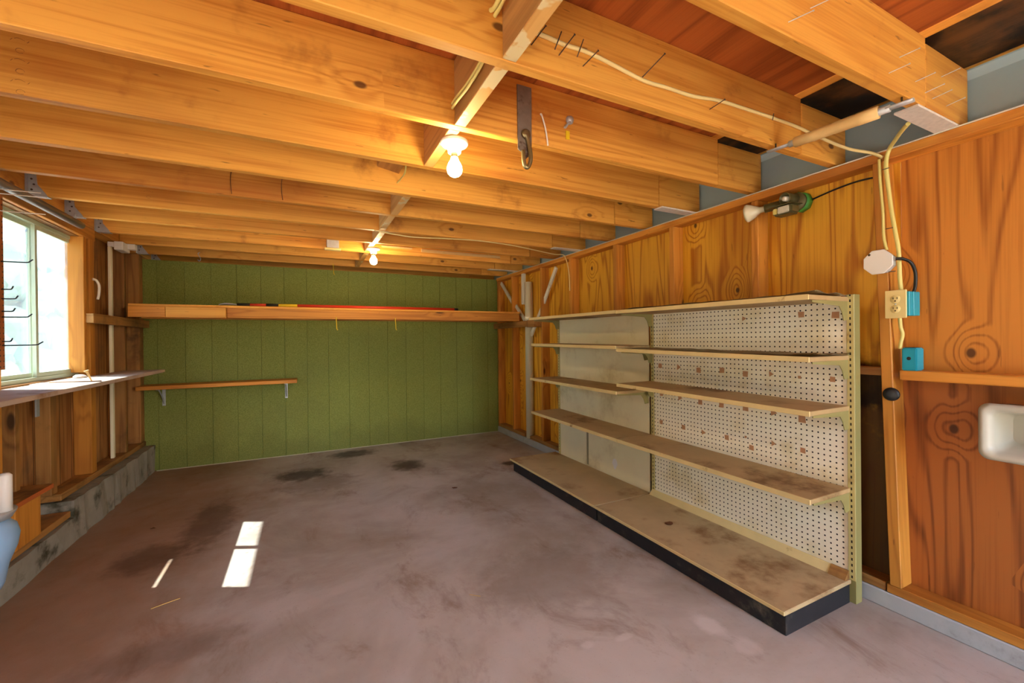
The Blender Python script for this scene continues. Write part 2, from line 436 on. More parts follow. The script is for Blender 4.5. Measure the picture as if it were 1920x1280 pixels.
# left wall: plank sheathing with window, plus an unseen side opening added for daylight
bm = B()
for y0, y1, z0, z1 in ((-1.7, -1.0, .14, 2.185), (.3, 2.85, .14, 2.185), (-1.0, .3, 1.93, 2.185), (3.87, 5.45, .14, 2.185), (2.85, 3.87, .14, .95), (2.85, 3.87, 1.86, 2.185)):
    box(bm, -1.39, -1.372, y0, y1, z0, z1)
wl = struct(ground_origin(obj('wall_left', bm, 'planks')))
# left block curb, stepped
bm = B()
box(bm, -1.42, -1.21, 3.36, 4.858, 0, .24)
box(bm, -1.42, -1.21, .3, 3.36, 0, .145)
bmesh.ops.subdivide_edges(bm, edges=[e for e in bm.edges if e.calc_length() > .5], cuts=24, use_grid_fill=True)
for v in bm.verts:
    if v.co.x > -1.3:
        v.co.x += random.uniform(-.006, .01); v.co.z += random.uniform(-.004, .004) if v.co.z > .05 else 0
struct(obj('curb_left', bm, 'concrete'))
# front wall behind the viewpoint with the wide open doorway the daylight comes through
bm = B()
box(bm, -1.39, 1.3, -1.72, -1.68, 0, 2.185); box(bm, 1.9, 2.3, -1.72, -1.68, 0, 2.185); box(bm, 1.3, 1.9, -1.72, -1.68, 1.95, 2.185)
struct(obj('wall_front', bm, 'planks'))
# roof
bm = B()
for i in range(0, 3): box(bm, -1.75+1.2267*i, -1.75+1.2267*(i+1)-.003, -1.75, 5.5, ZS, ZS+.015)
rf = struct(ground_origin(obj('ceiling', bm, 'sheath')))
board('sheathing_edge', 1.89, 1.94, -1.75, 5.5, ZS-.004, ZS+.02, 'joist', rf, bevel=.002)
ground_origin(board('eave_sheathing', 1.93, 2.42, -1.75, 5.5, ZS+.012, ZS+.03, 'sheathdark', rf, bevel=0))
bm = B(); box(bm, -1.8, 2.5, -1.8, 5.55, ZS+.032, ZS+.06); obj('roof_covering', bm, 'black', rf)
# blue-grey metal closing the eave behind the joist ends
bm = B(); box(bm, 2.312, 2.318, -1.7, 5.45, 1.93, 2.16); box(bm, 2.285, 2.318, -1.7, 5.45, 2.16, 2.166)
poly(bm, [(2.285, -1.7, 2.16), (2.312, -1.7, 2.135), (2.314, -1.7, 2.139), (2.287, -1.7, 2.166)], (0, 7.15, 0))
struct(obj('trim_1', bm, 'bluegrey'))
struct(board('trim_2', 2.325, 2.345, -1.7, 5.45, 1.9, ZS+.011, 'joist'))  # unseen board added to keep sky light out of the eave gap
# closing board over the left wall (ledger that takes the hangers)
LED = tag(board('ledger_board', -1.371, -1.28, -1.6, 5.4, 1.945, 2.18, 'joist'), 'long orange ledger board above the window that the joist hangers are nailed to', 'ledger board')
tag(board('window_header', -1.371, -1.278, 2.7, 3.89, 1.865, 1.943, 'stud'), 'orange header board directly over the window', 'header board')

# ------------------------------------------------------------------ joists
JL = {-1: 'thick ceiling joist closest to the camera, ending over the white textured slab',
      0: 'ceiling joist with the cream cable stapled along its side',
      1: 'ceiling joist that carries the dark iron strap and hook',
      2: 'knotty ceiling joist just behind the nearer glowing bulb',
      3: 'ceiling joist second behind the nearer bulb, over the short stub of blocking',
      4: 'ceiling joist with two curved dark scuff marks on its left half',
      5: 'ceiling joist in the hanger nearest the window, with a faded ink stamp',
      6: 'ceiling joist just in front of the farther bulb',
      7: 'ceiling joist that carries the small metal electrical box and beige strips',
      8: 'ceiling joist whose left end sits above the white box of the conduit',
      9: 'last ceiling joist in front of the green wall, with a hanging yellow strap',
      10: 'ceiling joist beyond the top of the green wall'}
JO = {}
for k in range(-1, 11):
    y = JY(k); dz = random.uniform(-.002, .002)
    x0 = -1.278
    t = thing('ceiling_joist', JL[k], 'joist', (.5, y+.019, ZJ+dz), 'ceiling joists'); JO[k] = t
    board('beam', x0, 1.936, y, y+.038, ZJ+dz, ZS-.001, 'joist', t, bevel=.0025)
    e = board('end_piece', 1.941, 2.289, y+.001, y+.038, ZJ+dz+.001, ZS-.02, 'joist', t, bevel=.002)
# scuffs, ink stamps on joist sides
def stroke(parent, name, pts, r, mat='ink'):
    bm = B(); tube(bm, pts, r, 6, 5, .15); return obj(name, bm, mat, parent)
for x in (-.33, -.09):
    y = JY(4)-.0003
    o = stroke(JO[4], 'scuff_mark', [(x+.012, y, 2.12), (x-.004, y, 2.07), (x-.008, y, 2.02), (x-.002, y, 1.955)], .011, 'ink')
def stamp(k, x, z0, n, s):
    y = JY(k)-.0002
    def mk(pts, r, kk=4):
        bm = B(); tube(bm, pts, r, 5, kk, .3); obj('ink_mark', bm, 'ink', JO[k])
    for i in range(n):
        z = z0+i*s*2.6
        if i % 2 == 0:
            mk([(x+s*.8*math.cos(a*.785), y, z+s*.62*math.sin(a*.785)) for a in range(8)], s*.09, 3)
        else:
            mk([(x-s, y, z+s*.3), (x-s*.2, y, z+s*.55), (x+s*.9, y, z+s*.1)], s*.09)
            for q in (1.3, -1.75): mk([(x+s*q, y, z-s*.3), (x+s*(q+.4), y, z+s*.2)], s*.08, 1)
stamp(2, -.79, 1.955, 7, .0125)
stamp(5, -.785, 2.0, 4, .012)
# nails
def nail(p, q, r=.0017, parent=None):
    bm = B(); p = Vector(p); q = Vector(q)
    lathe(bm, [(0, .0), (0, r), ((q-p).length-.002, r), ((q-p).length-.002, r*2), ((q-p).length, r*2), ((q-p).length, 0)], p, q-p, 8)
    return bm
NJ = 0
for x, z, dx, dz in ((.605, 2.012, .03, .043), (.70, 2.009, .035, .052), (.788, 2.001, .034, .038), (1.03, 2.03, .07, .08), (1.36, 2.0, .04, .03)):
    obj('nail', nail((x, JY(0)+.001, z), (x+dx, JY(0)-.035, z+dz)), 'nail', JO[0])
for x, z in ((1.15, 1.98), (1.25, 2.05), (1.68, 1.99), (1.75, 2.06), (1.86, 2.01), (1.93, 1.99), (1.99, 1.985), (2.1, 1.985), (2.06, 2.08)):
    obj('nail', nail((x, JY(-1)+.001, z), (x+.06, JY(-1)-.03, z+.03), .0012), 'galv', JO[-1])

# ------------------------------------------------------------------ blocking between joists
BL = {-1: 'wooden blocking piece nearest the camera, with bundled cream cables on it',
      0: 'wooden blocking piece with a whitened lower edge before the nearer bulb',
      1: 'wooden blocking piece that holds the nearer bulb', 3: 'blocking piece two bays behind the nearer bulb',
      4: 'pale blocking piece three bays behind the nearer bulb', 5: 'blocking piece one bay in front of the farther bulb',
      6: 'wooden blocking piece that holds the farther bulb', 7: 'blocking piece in the bay right behind the farther bulb', 8: 'blocking piece in the last bay before the green wall'}
for k, lb in BL.items():
    y0, y1 = JY(k)+.0385, JY(k+1)-.0005
    off = {-1: .012, 0: .008, 1: .0, 3: .0, 4: -.006, 5: .006, 6: -.004, 7: .0, 8: .004}[k]
    t = thing('joist_blocking', lb, 'blocking', (.52+off, (y0+y1)/2, ZJ), 'blocking between the joists')
    board('block', .5+off, .542+off, y0, y1, ZJ+.006, ZS-.005, 'blocking' if k < 3 else 'blockpale', t, bevel=.002)
    board('lower_edge', .5+off, .542+off, y0, y1, ZJ+.001, ZJ+.006, 'blockface', t, bevel=.001)
bm = B(); y0 = JY(2)+.0385; poly(bm, [(.36, y0, 2.07), (.47, y0, 2.05), (.475, y0, 2.17), (.345, y0, 2.17)], (0, .366, 0))
tag(obj('joist_blocking', bm, 'blocking'), 'short high stub of blocking in the bay behind the nearer bulb', 'blocking', 'blocking between the joists')

# ------------------------------------------------------------------ joist hangers on the left
for k, lb in ((5, 'galvanized joist hanger nearest the window top, beside the white wires'), (6, 'galvanized joist hanger second from the window'),
              (7, 'galvanized joist hanger just left of the white conduit box'), (9, 'small galvanized joist hanger right of the white conduit box'),
              (10, 'tiny galvanized joist hanger right above the green wall corner')):
    y = JY(k); bm = B(); x = -1.2785; z = ZJ-.004
    for yy in (y-.0022, y+.0390):
        poly(bm, [(x, yy, z), (x+.075, yy, z), (x+.068, yy, z+.014), (x+.036, yy, z+.06), (x+.03, yy, z+.135), (x, yy, z+.135)], (0, .0014, 0))
    box(bm, x, x+.075, y-.0022, y+.0404, z-.0015, z)
    box(bm, x, x+.0016, y-.03, y-.002, z, z+.135); box(bm, x, x+.0016, y+.04, y+.068, z, z+.135)
    h = thing('joist_hanger', lb, 'joist hanger', (x+.03, y, z), 'joist hangers')
    obj('bracket', bm, 'galv', h)
    for j in range(4):
        bm = B(); lathe(bm, [(0, 0), (0, .005), (.0025, .0045), (.0025, 0)], (x+.014+.009*(j % 2), y-.002, z+.03+.028*j), (0, -1, 0), 10)
        obj('nail_head', bm, 'nail', h)

# ------------------------------------------------------------------ right wall framing
PL = thing('top_plate', 'orange top plate running along the head of the plywood wall', 'wall plate', (2.24, 2.2, 1.89))
board('plate', 2.2, 2.288, -1.6, 4.855, 1.893, 1.931, 'stud', PL)
board('white_edge', 2.197, 2.288, -1.6, 4.855, 1.9312, 1.9355, 'whitewood', PL, bevel=.001)
tag(board('sole_plate', 2.207, 2.288, .9, 4.03, .071, .108, 'old'), 'dark sole plate on the right curb behind the shelving', 'sole plate')
tag(board('sole_plate', 2.207, 2.288, 4.15, 4.855, .071, .108, 'old'), 'short dark sole plate between the white pipe and the green wall', 'sole plate')
tag(board('sole_plate', 2.204, 2.288, -1.6, .895, .071, .108, 'stud'), 'brown sole plate under the plywood by the white tray', 'sole plate')
SL = [(.868, 'leaning wall stud that holds the octagonal cover and the outlet'), (1.44, 'wall stud behind the flood bulb above the shelving'),
      (2.015, 'wall stud above the seam where the two shelving units meet'), (2.585, 'wall stud above the middle of the farther shelving unit'),
      (3.2, 'wall stud where the thin pale cable runs down'), (3.73, 'wall stud just right of the white pipe'),
      (4.40, 'wall stud left of the white pipe'), (4.80, 'wall stud in the corner against the green wall')]
STUD = {}
for y, lb in SL:
    t = board('wall_stud', 2.2, 2.288, y, y+.04, .109, 1.892, 'stud')
    tag(t, lb, 'stud', 'studs on the right wall'); STUD[y] = t
    if y < 1:
        me = t.data
        for v in me.vertices: v.co.y += (v.co.z/1.78-.5)*.05
# dark wood knot on the leaning stud, added as a raised disc
bm = B(); lathe(bm, [(0, 0), (0, .026), (.006, .028), (.011, .024), (.013, .012), (.013, 0)], (2.2005, .872, .911), (-1, -.25, 0), 24)
tag(obj('knot_disc', bm, 'black'), 'black raised disc added for the dark knot on the leaning stud under the blue box', 'rubber stop')
tag(board('ledge_board', 2.2, 2.288, -1.6, .846, .973, 1.012, 'stud'), 'horizontal wooden ledge board under the blue box, above the white tray', 'ledge board')
tag(board('wall_cleat', 2.215, 2.288, .895, 1.436, .985, 1.02, 'old'), 'short reddish crosspiece between the shelving and the leaning stud', 'crosspiece')

# ------------------------------------------------------------------ store shelving
def zlin(ya, za, yb, zb): return lambda y: za+(y-ya)/(yb-ya)*(zb-za)
def bracket_bm(y, z):
    bm = B()
    poly(bm, [(2.118, y, z+.004), (2.118, y, z-.078), (2.085, y, z-.082), (2.072, y, z-.045), (2.05, y, z-.02), (1.85, y, z-.008), (1.85, y, z), ], (0, .003, 0))
    return bm
def unit(name, label, y0, y1, shelves, panelmat, zdeck, up_ys, left):
    u = thing(name, label, 'shelving', (1.9, (y0+y1)/2, 0), 'store shelving units')
    board('back_panel', 2.121, 2.128, y0+.016, y1-.016, .09, 1.335, panelmat, u, bevel=.0008)
    for y in up_ys:
        p = board('upright', 2.119, 2.165, y-.015 if y < 2 or y > 3 else y-.03, y+.015 if y < 2 or y > 3 else y-.001, 0, 1.336, 'upright', u, bevel=.002)
        board('slotted_face', 2.1165, 2.119, y-.013 if y < 2 or y > 3 else y-.029, y+.013 if y < 2 or y > 3 else y-.002, .1, 1.334, 'slot', p, bevel=0)
    d = board('base_deck', 1.64, 2.116, y0+.002, y1 if not left else y1+.07, .083, .101, 'decktop', u, bevel=.003)
    board('deck_edge', 1.6365, 1.6405, y0+.002, y1 if not left else y1+.07, .086, .1005, 'cream', d, bevel=.001)
    board('kick_plate', 1.655, 2.11, y0+.006, y1-.002 if not left else y1+.03, .0005, .083, 'kick', u, bevel=.002)
    for (za, zb, ya, yb, hasb) in shelves:        # z of the top at the near and far end
        f = zlin(ya, za, yb, zb)
        s = board('shelf', 1.823, 2.117, ya, yb, -.02, 0, 'shelftop', u, bevel=.002, zf=f)
        s2 = board('front_edge', 1.818, 1.8235, ya, yb, -.021, .001, 'cream', s, bevel=.001, zf=f)
        for y in hasb:
            obj('bracket', bracket_bm(y, f(y)-.0215), 'upright', s)
    return u
yA, yM, yB = .98, 2.15, 3.30
U1 = unit('pegboard_shelving', 'nearer shelving unit with white perforated back and four worn shelves', yA, yM,
     [(1.325, 1.338, .985, 2.148, (.988, 2.13)), (1.072, 1.092, .985, 2.148, (.988, 2.13)), (.853, .866, .985, 2.148, (.988, 2.13)), (.497, .503, .985, 2.148, (.988, 2.13))],
     'peg', .1, (yA, yM), False)
U2 = unit('panel_shelving', 'farther shelving unit with solid cream back panel beside the white pipe', yM+.003, yB,
     [(1.340, 1.350, 2.152, 3.32, (3.285,)), (1.108, 1.12, 2.152, 3.28, (2.17, 3.285)), (.812, .814, 2.152, 3.31, (2.17, 3.285)), (.503, .518, 2.152, 3.29, (3.285,))],
     'creampanel', .1, (yB,), True)
bm = B(); poly(bm, [(2.117, 1.06, .1015), (2.085, 1.06, .1015), (2.112, 1.06, .134), (2.117, 1.06, .134)], (0, 1.08, 0)); obj('back_rail', bm, 'cream', U1)
bm = B(); poly(bm, [(2.117, .99, .1015), (2.08, .99, .1015), (2.11, .99, .136), (2.117, .99, .136)], (0, .068, 0)); obj('broken_rail_end', bm, 'old'+'y', U1)
for zf_, ya, yb in ((1.3275, .975, 2.1), (1.0745, .975, 2.1)):     # curling liner on the two upper shelves
    bm = B(); nx, ny = 10, 60; g = []
    for i in range(nx+1):
        row = []
        for j in range(ny+1):
            y = ya+(yb-ya)*j/ny; x = 1.826+(2.114-1.826)*i/nx
            z = zf_+(y-.985)*.0145+.0008+abs(.0045*math.sin(y*23+i*.7)*math.sin(y*7+i*.5))
            if y < 1.1: z += (1.1-y)*.10*(1-i/nx*.5)*(.6+.4*math.sin(i*1.3))
            row.append(bm.verts.new((x, y, z)))
        g.append(row)
    for i in range(nx):
        for j in range(ny): bm.faces.new((g[i][j], g[i+1][j], g[i+1][j+1], g[i][j+1])).smooth = True
    bmesh.ops.solidify(bm, geom=bm.faces[:], thickness=.0006)
    obj('shelf_liner', bm, 'paper', U1)
PATCH = [(1.473, 1.256, 0.022),(1.181, 1.259, 0.028),(1.038, 1.250, 0.028),(2.066, 0.974, 0.030),(1.914, 0.972, 0.030),(1.762, 0.961, 0.030),(1.606, 0.970, 0.030),(1.467, 0.958, 0.030),(1.329, 0.968, 0.022),(1.191, 0.962, 0.014),(1.051, 0.963, 0.022),(2.058, 0.788, 0.028),(1.908, 0.779, 0.030),(1.753, 0.770, 0.028),(1.612, 0.773, 0.028),(1.466, 0.776, 0.030),(1.320, 0.774, 0.030),(1.182, 0.765, 0.034),(2.062, 0.600, 0.026),(1.879, 0.598, 0.028),(1.736, 0.595, 0.028),(1.580, 0.595, 0.026),(1.435, 0.571, 0.026),(1.467, 0.621, 0.012),(1.321, 0.618, 0.022),(1.179, 0.615, 0.024)]
for i, (y, z, s) in enumerate(PATCH):
    bm = B(); n = 4 if i % 4 else 3; pts = []
    for c in range(n):
        a = math.pi/4+c*2*math.pi/n+(0 if n == 4 else .26)
        pts.append((2.1207, y+s*.72*math.cos(a)*random.uniform(.85, 1.1), z+s*.72*math.sin(a)*random.uniform(.85, 1.1)))
    poly(bm, pts, (-.0006, 0, 0)); obj('torn_patch', bm, 'patch', U1)
board('tape_strip', 2.1198, 2.1208, 2.86, 2.885, .11, .5, 'tape', U2, bevel=0)
bm = B(); poly(bm, [(2.1207, 2.53+.03*math.cos(a)*(1 if a < 3.5 else .6), .20+.042*math.sin(a)) for a in [i*.52 for i in range(12)]], (-.0008, 0, 0)); obj('white_patch', bm, 'caulk', U2)

# ------------------------------------------------------------------ white pipe, braces, back shelf
P = thing('standing_pipe', 'thick white plastic pipe standing on the curb between right wall studs', 'pipe', (2.243, 4.09, .07))
bm = B(); lathe(bm, [(-.0006, .043), (1.30, .043), (1.30, .0455), (1.34, .0455), (1.34, .043), (1.72, .043)], (2.243, 4.09, .0705), (0, 0, 1), 28); obj('pipe', bm, 'pvc', P)
board('backing_strip', 2.2, 2.235, 4.137, 4.185, 1.55, 1.892, 'whitewood', P)
def brace(label, pieces, w=.042, th=.018, x=2.222):
    t = thing('brace_strip', label, 'brace', (x, pieces[0][1][0], pieces[0][1][1]), 'white diagonal braces')
    for (ya, za), (yb, zb) in pieces:
        d = Vector((0, yb-ya, zb-za)).normalized(); n = Vector((0, -d.z, d.y))
        bm = B(); A = Vector((x, ya, za)); Bq = Vector((x, yb, zb))
        poly(bm, [A-n*w/2, Bq-n*w/2, Bq+n*w/2, A+n*w/2], (th, 0, 0)); obj('strip', bm, 'whitewood', t, .0015)
brace('white diagonal brace slanting from the green wall corner down to the pipe', [((4.78, 1.865), (4.47, 1.60)), ((4.375, 1.55), (4.16, 1.37))])
brace('white diagonal brace slanting down to the pipe from its right side', [((3.50, 1.86), (3.765, 1.51)), ((3.79, 1.475), (4.02, 1.20))])
tag(board('shelf_cleat', 2.105, 2.199, 3.74, 3.888, 1.285, 1.36, 'old'), 'dark wooden cleat end right of the white pipe', 'cleat')
tag(board('shelf_cleat', 2.155, 2.199, 3.985, 4.858, 1.295, 1.36, 'old'), 'dark wooden cleat under the right end of the long back shelf', 'cleat')
tag(board('shelf_cleat', -1.279, -1.238, 3.73, 4.858, 1.298, 1.362, 'old'), 'stained wooden cleat under the left end of the long back shelf', 'cleat')
BS = thing('back_shelf', 'long wooden shelf across the green wall carrying the red pole', 'shelf', (.5, 4.36, 1.363))
board('shelf_board', -1.2, 2.196, 4.205, 4.50, 1.448, 1.468, 'joist', BS)
board('front_board', -.565, 2.185, 4.205, 4.242, 1.3635, 1.4475, 'stud', BS)
board('front_board', -.965, -.568, 4.175, 4.2045, 1.362, 1.4475, 'joist', BS)
board('front_board', -1.195, -.967, 4.18, 4.2045, 1.364, 1.4475, 'stud', BS)
board('back_rail', -1.19, 2.18, 4.462, 4.5, 1.3635, 1.4475, 'stud', BS)
# red pole
PO = thing('extension_pole', 'long red extension pole with yellow and black grips lying on the back shelf', 'pole', (.4, 4.27, 1.4685))
zc = 1.486
for nm, xa, xb, r, mt in (('pole_tip', -.62, -.5, .005, 'greymetal'), ('black_grip', -.5, -.405, .012, 'black'), ('red_section', -.405, -.285, .012, 'red'), ('black_joint', -.285, -.19, .014, 'black'),
                        ('yellow_section', -.19, -.04, .014, 'yellow'), ('red_tube', -.04, 1.44, .0146, 'red'), ('end_cap', 1.44, 1.48, .0145, 'black')):
    bm = B(); lathe(bm, [(0, 0), (0, r), (xb-xa, r), (xb-xa, 0)], (xa, 4.27, 1.4685+.0146), (1, 0, 0), 16); obj(nm, bm, mt, PO)
bm = B(); tube(bm, [(-.63, 4.272, 1.4775), (-.58, 4.262, 1.49), (-.5, 4.268, 1.482)], .004, 8); obj('tip_ring', bm, 'galv', PO)
# yellow straps, s-hook
def strap(label, x, y, z1, z0):
    bm = B(); tube(bm, [(x, y+.003, z1), (x+.002, y-.004, (z0+z1)/2), (x+.004, y-.003, z0+.015), (x+.012, y-.004, z0)], .008, 8, 5, .5)
    return tag(obj('yellow_strap', bm, 'yellow'), label, 'strap', 'yellow straps')
strap('yellow strap hanging under the back shelf, left of the two', .278, 4.2, 1.38, 1.262)
strap('yellow strap hanging under the back shelf, right of the two', .813, 4.2, 1.38, 1.262)
strap('yellow strap hanging from the last joist above the green wall', .29, JY(9)-.001, 1.96, 1.85)
bm = B(); y = JY(9)-.002; tube(bm, [(-.833, y+.001, 1.985), (-.848, y, 1.975), (-.838, y-.002, 1.95), (-.828, y-.004, 1.925), (-.838, y-.006, 1.905), (-.85, y-.006, 1.918)], .0032, 8)
tag(obj('metal_hook', bm, 'galv'), 'small S-shaped metal hook hanging from the last joist near the left wall', 'hook')
# small wall shelf with two brackets
SS = thing('wall_shelf', 'short wooden board shelf low on the green wall', 'shelf', (-.68, 4.73, .755))
board('board', -1.278, -.055, 4.62, 4.857, .757, .79, 'stud', SS)
for x in (-1.14, -.155):
    bm = B(); box(bm, x-.012, x+.012, 4.853, 4.858, .59, .756); box(bm, x-.012, x+.012, 4.66, 4.858, .751, .756)
    tube(bm, [(x, 4.855, .61), (x, 4.80, .68), (x, 4.70, .75)], .006, 8)
    obj('shelf_bracket', bm, 'galv', SS)

# ------------------------------------------------------------------ left wall: window, studs, work shelf
W = bpy.data.objects.new('window_1', None); COL.objects.link(W); W.location = (-1.37, 3.36, .95); WORLD[W] = Vector(W.location); W['kind'] = 'structure'
bm = B(); y0, y1, z0, z1 = 2.862, 3.80, .952, 1.858
for q in ((y0, y1, z0, z0+.022), (y0, y1, z1-.022, z1), (y0, y0+.02, z0+.022, z1-.022), (y1-.02, y1, z0+.022, z1-.022)): box(bm, -1.392, -1.342, *q)
obj('window_frame', bm, 'alu', W)
def sash(ya, yb, x, pm):
    bm = B(); s = .024
    za, zb = z0+.0225, z1-.0225
    for q in ((ya, yb, za, za+s), (ya, yb, zb-s, zb), (ya, ya+s, za+s, zb-s), (yb-s, yb, za+s, zb-s)): box(bm, x-.008, x+.008, *q)
    o = obj('sash', bm, 'alu', W)
    bm = B(); box(bm, x-.0015, x+.0015, ya+s, yb-s, za+s, zb-s); obj('pane', bm, pm, o)
sash(2.884, 3.345, -1.376, 'glass1'); sash(3.325, 3.778, -1.356, 'glass2')
board('sill_board', -1.372, -1.316, 2.862, 3.80, .93, .951, 'old', W)
board('head_casing', -1.372, -1.30, 2.862, 3.80, 1.859, 1.8645, 'old', W)
tag(board('wall_stud', -1.371, -1.279, 2.715, 2.86, .19, 1.864, 'stud'), 'post at the left side of the window behind the pegboard', 'stud', 'studs on the left wall')
tag(board('wall_stud', -1.371, -1.279, 3.715, 3.755, .972, 1.864, 'stud'), 'bright orange jamb stud right beside the window', 'stud', 'studs on the left wall')
tag(board('wall_stud', -1.371, -1.281, 3.80, 3.875, .285, 1.943, 'stud'), 'wall stud behind the jamb, with the dangling white cable end', 'stud', 'studs on the left wall')
tag(board('wall_stud', -1.371, -1.281, 4.41, 4.45, .285, 1.943, 'old'), 'wall stud just right of the white vertical strip', 'stud', 'studs on the left wall')
tag(board('wall_stud', -1.371, -1.281, 4.76, 4.857, .285, 1.943, 'old'), 'wide stud in the left corner against the green wall', 'stud', 'studs on the left wall')
tag(board('wall_stud', -1.371, -1.306, 3.35, 3.42, .285, .929, 'old'), 'grey-brown short stud under the window, ragged at its foot', 'stud', 'studs on the left wall')
tag(board('wall_stud', -1.371, -1.306, 3.02, 3.06, .20, .929, 'old'), 'short stud under the window beside the pale blue container', 'stud', 'studs on the left wall')
tag(board('sole_plate', -1.371, -1.272, 3.37, 4.857, .245, .284, 'old'), 'worn sole plate on the raised part of the left curb', 'sole plate')
tag(board('sole_plate', -1.371, -1.225, 1.2, 3.35, .15, .186, 'old'), 'dark sole plank on the low part of the left curb', 'sole plate')
# grey-white corner board low at the left of the green wall
# work shelf under the window
WS = thing('work_shelf', 'sunlit wooden work shelf running along the wall under the window', 'shelf', (-1.16, 3.2, .93))
bm = B()
poly(bm, [(-1.303, 2.84, .945), (-1.02, 1.7, .945), (-1.02, 4.33, .945), (-1.277, 4.33, .945), (-1.277, 3.18, .945), (-1.314, 3.18, .945), (-1.314, 3.16, .945), (-1.303, 3.16, .945)][0:0] or
     [(-1.30, 1.7, .923), (-1.015, 1.7, .923), (-1.015, 4.36, .923), (-1.278, 4.36, .923), (-1.278, 3.714, .923), (-1.3155, 3.714, .923), (-1.3155, 3.165, .923), (-1.286, 3.165, .923), (-1.286, 2.862, .923), (-1.277, 2.862, .923), (-1.277, 1.7, .923)][1:], (0, 0, .022))
obj('board', bm, 'paleboard', WS, .002)
bm = B(); box(bm, -1.305, -1.298, 3.195, 3.225, .765, .922); box(bm, -1.305, -1.08, 3.195, 3.225, .9185, .9225); tube(bm, [(-1.30, 3.21, .86), (-1.25, 3.21, .895), (-1.18, 3.21, .919)], .006, 8)
obj('shelf_bracket', bm, 'galv', WS)
bm = B(); lathe(bm, [(0, 0), (0, .003), (.055, .006), (.062, .012), (.066, .012), (.067, 0)], (-1.09, 3.245, .9455), (-.28, -.25, 1), 12)
tag(obj('golf_tee', bm, 'tapewrap'), 'pale wooden peg standing tilted on the sunlit work shelf', 'peg')
bm = B(); tube(bm, [(-1.26, 3.23, .9475), (-1.2, 3.215, .948), (-1.12, 3.2, .9475), (-1.03, 3.19, .9475)], .0025, 8)
tag(obj('twig', bm, 'old'+'x'), 'thin dark twig lying across the sunlit work shelf', 'twig')
bm = B(); bmesh.ops.create_icosphere(bm, subdivisions=2, radius=1)
for v in bm.verts: v.co = Vector((-1.265+v.co.x*.03, 3.60+v.co.y*.05, .952+max(v.co.z, -.4)*.016+random.uniform(-.002, .002)))
tag(obj('paper_scrap', bm, 'caulk'), 'crumpled white scrap in the corner of the work shelf by the jamb', 'paper')
# white strip + box
WC = thing('white_conduit', 'white vertical strip with a white box at its top, left of the green wall', 'conduit', (-1.31, 4.24, .285))
board('strip', -1.32, -1.30, 4.225, 4.26, .286, 1.9, 'pvc', WC)
bm = B(); box(bm, -1.279, -1.225, 4.21, 4.36, 1.875, 1.94); obj('box', bm, 'whiteplastic', WC, .004)
bm = B(); box(bm, -1.279, -1.18, 4.31, 4.36, 1.9, 1.944); obj('box_tab', bm, 'whiteplastic', WC, .003)
bm = B(); box(bm, -1.32, -1.279, 4.225, 4.26, 1.9, 1.935); obj('elbow', bm, 'whiteplastic', WC, .002)
# dangling cable stub on stud
bm = B(); tube(bm, [(-1.279, 3.84, 1.60), (-1.265, 3.855, 1.595), (-1.255, 3.87, 1.56), (-1.257, 3.87, 1.50), (-1.262, 3.865, 1.465)], .008, 8)
tag(obj('cable_stub', bm, 'whitewire'), 'short white cable end dangling from the stud right of the window', 'cable')
# grey tube under hangers
TB = thing('grey_tube', 'dark grey metal tube running above the window under the joist hangers', 'tube', (-1.215, 2.8, 1.865))
bm = B(); lathe(bm, [(0, 0), (0, .022), (1.75, .022), (1.75, .018), (1.742, .018), (1.742, 0)], (-1.215, 1.75, 1.888), (0, 1, 0), 20); obj('tube', bm, 'greymetal', TB)
bm = B(); tube(bm, [(-1.215, 2.62, 1.944), (-1.215, 2.62, 1.908)], .006, 8, 1); obj('tube_clip', bm, 'galv', TB)
bm = B(); tube(bm, [(-1.215, 3.43, 1.944), (-1.215, 3.43, 1.908)], .006, 8, 1); obj('tube_clip', bm, 'galv', TB)
# pegboard and hooks at the left edge of view
tag(board('perforated_board', -1.225, -1.22, 1.75, 2.755, 1.045, 1.84, 'brownpeg', bevel=0), 'brown perforated hardboard panel at the left edge, left of the window', 'pegboard')
board('panel_spacer', -1.281, -1.224, 2.72, 2.754, 1.05, 1.83, 'old'); tag(bpy.data.objects['panel_spacer'], 'batten behind the edge of the perforated hardboard panel', 'batten')
HK = [(1.536, .105, 'topmost black hook on the panel beside the window, above the pair'), (1.41, .04, 'short black hook, second from the top on the panel'),
      (1.367, .055, 'straight black hook, third from the top on the panel'), (1.310, .045, 'short black hook, fourth from the top on the panel'),
      (1.284, .10, 'long black hook in the middle of the panel'), (1.173, .035, 'short black hook just above the lowest one'),
      (1.155, .135, 'lowest and longest black hook, crossing both window panes')]
for z, L, lb in HK:
    bm = B(); y = 2.738
    tube(bm, [(-1.2215, y, z), (-1.2+.0, y, z), (-1.222+L*.8, y, z+.001), (-1.222+L*.9, y, z+.006), (-1.222+L, y, z+.016)], .0028, 8)
    tag(obj('peg_hook', bm, 'blackwire'), lb, 'hook', 'black hooks on the panel')
for z, L, lb in ((1.873-.01, .135, 'upper white wire prong just below the dark tube'), (1.853-.01, .155, 'lower white wire prong just below the dark tube'), (1.765, .15, 'white wire prong crossing the window head')):
    bm = B(); y = 2.738; tube(bm, [(-1.2225, y, z), (-1.2, y, z), (-1.222+L, y, z+.001)], .0022, 8)
    tag(obj('wire_prong', bm, 'whitewire'), lb, 'wire', 'white wire prongs')
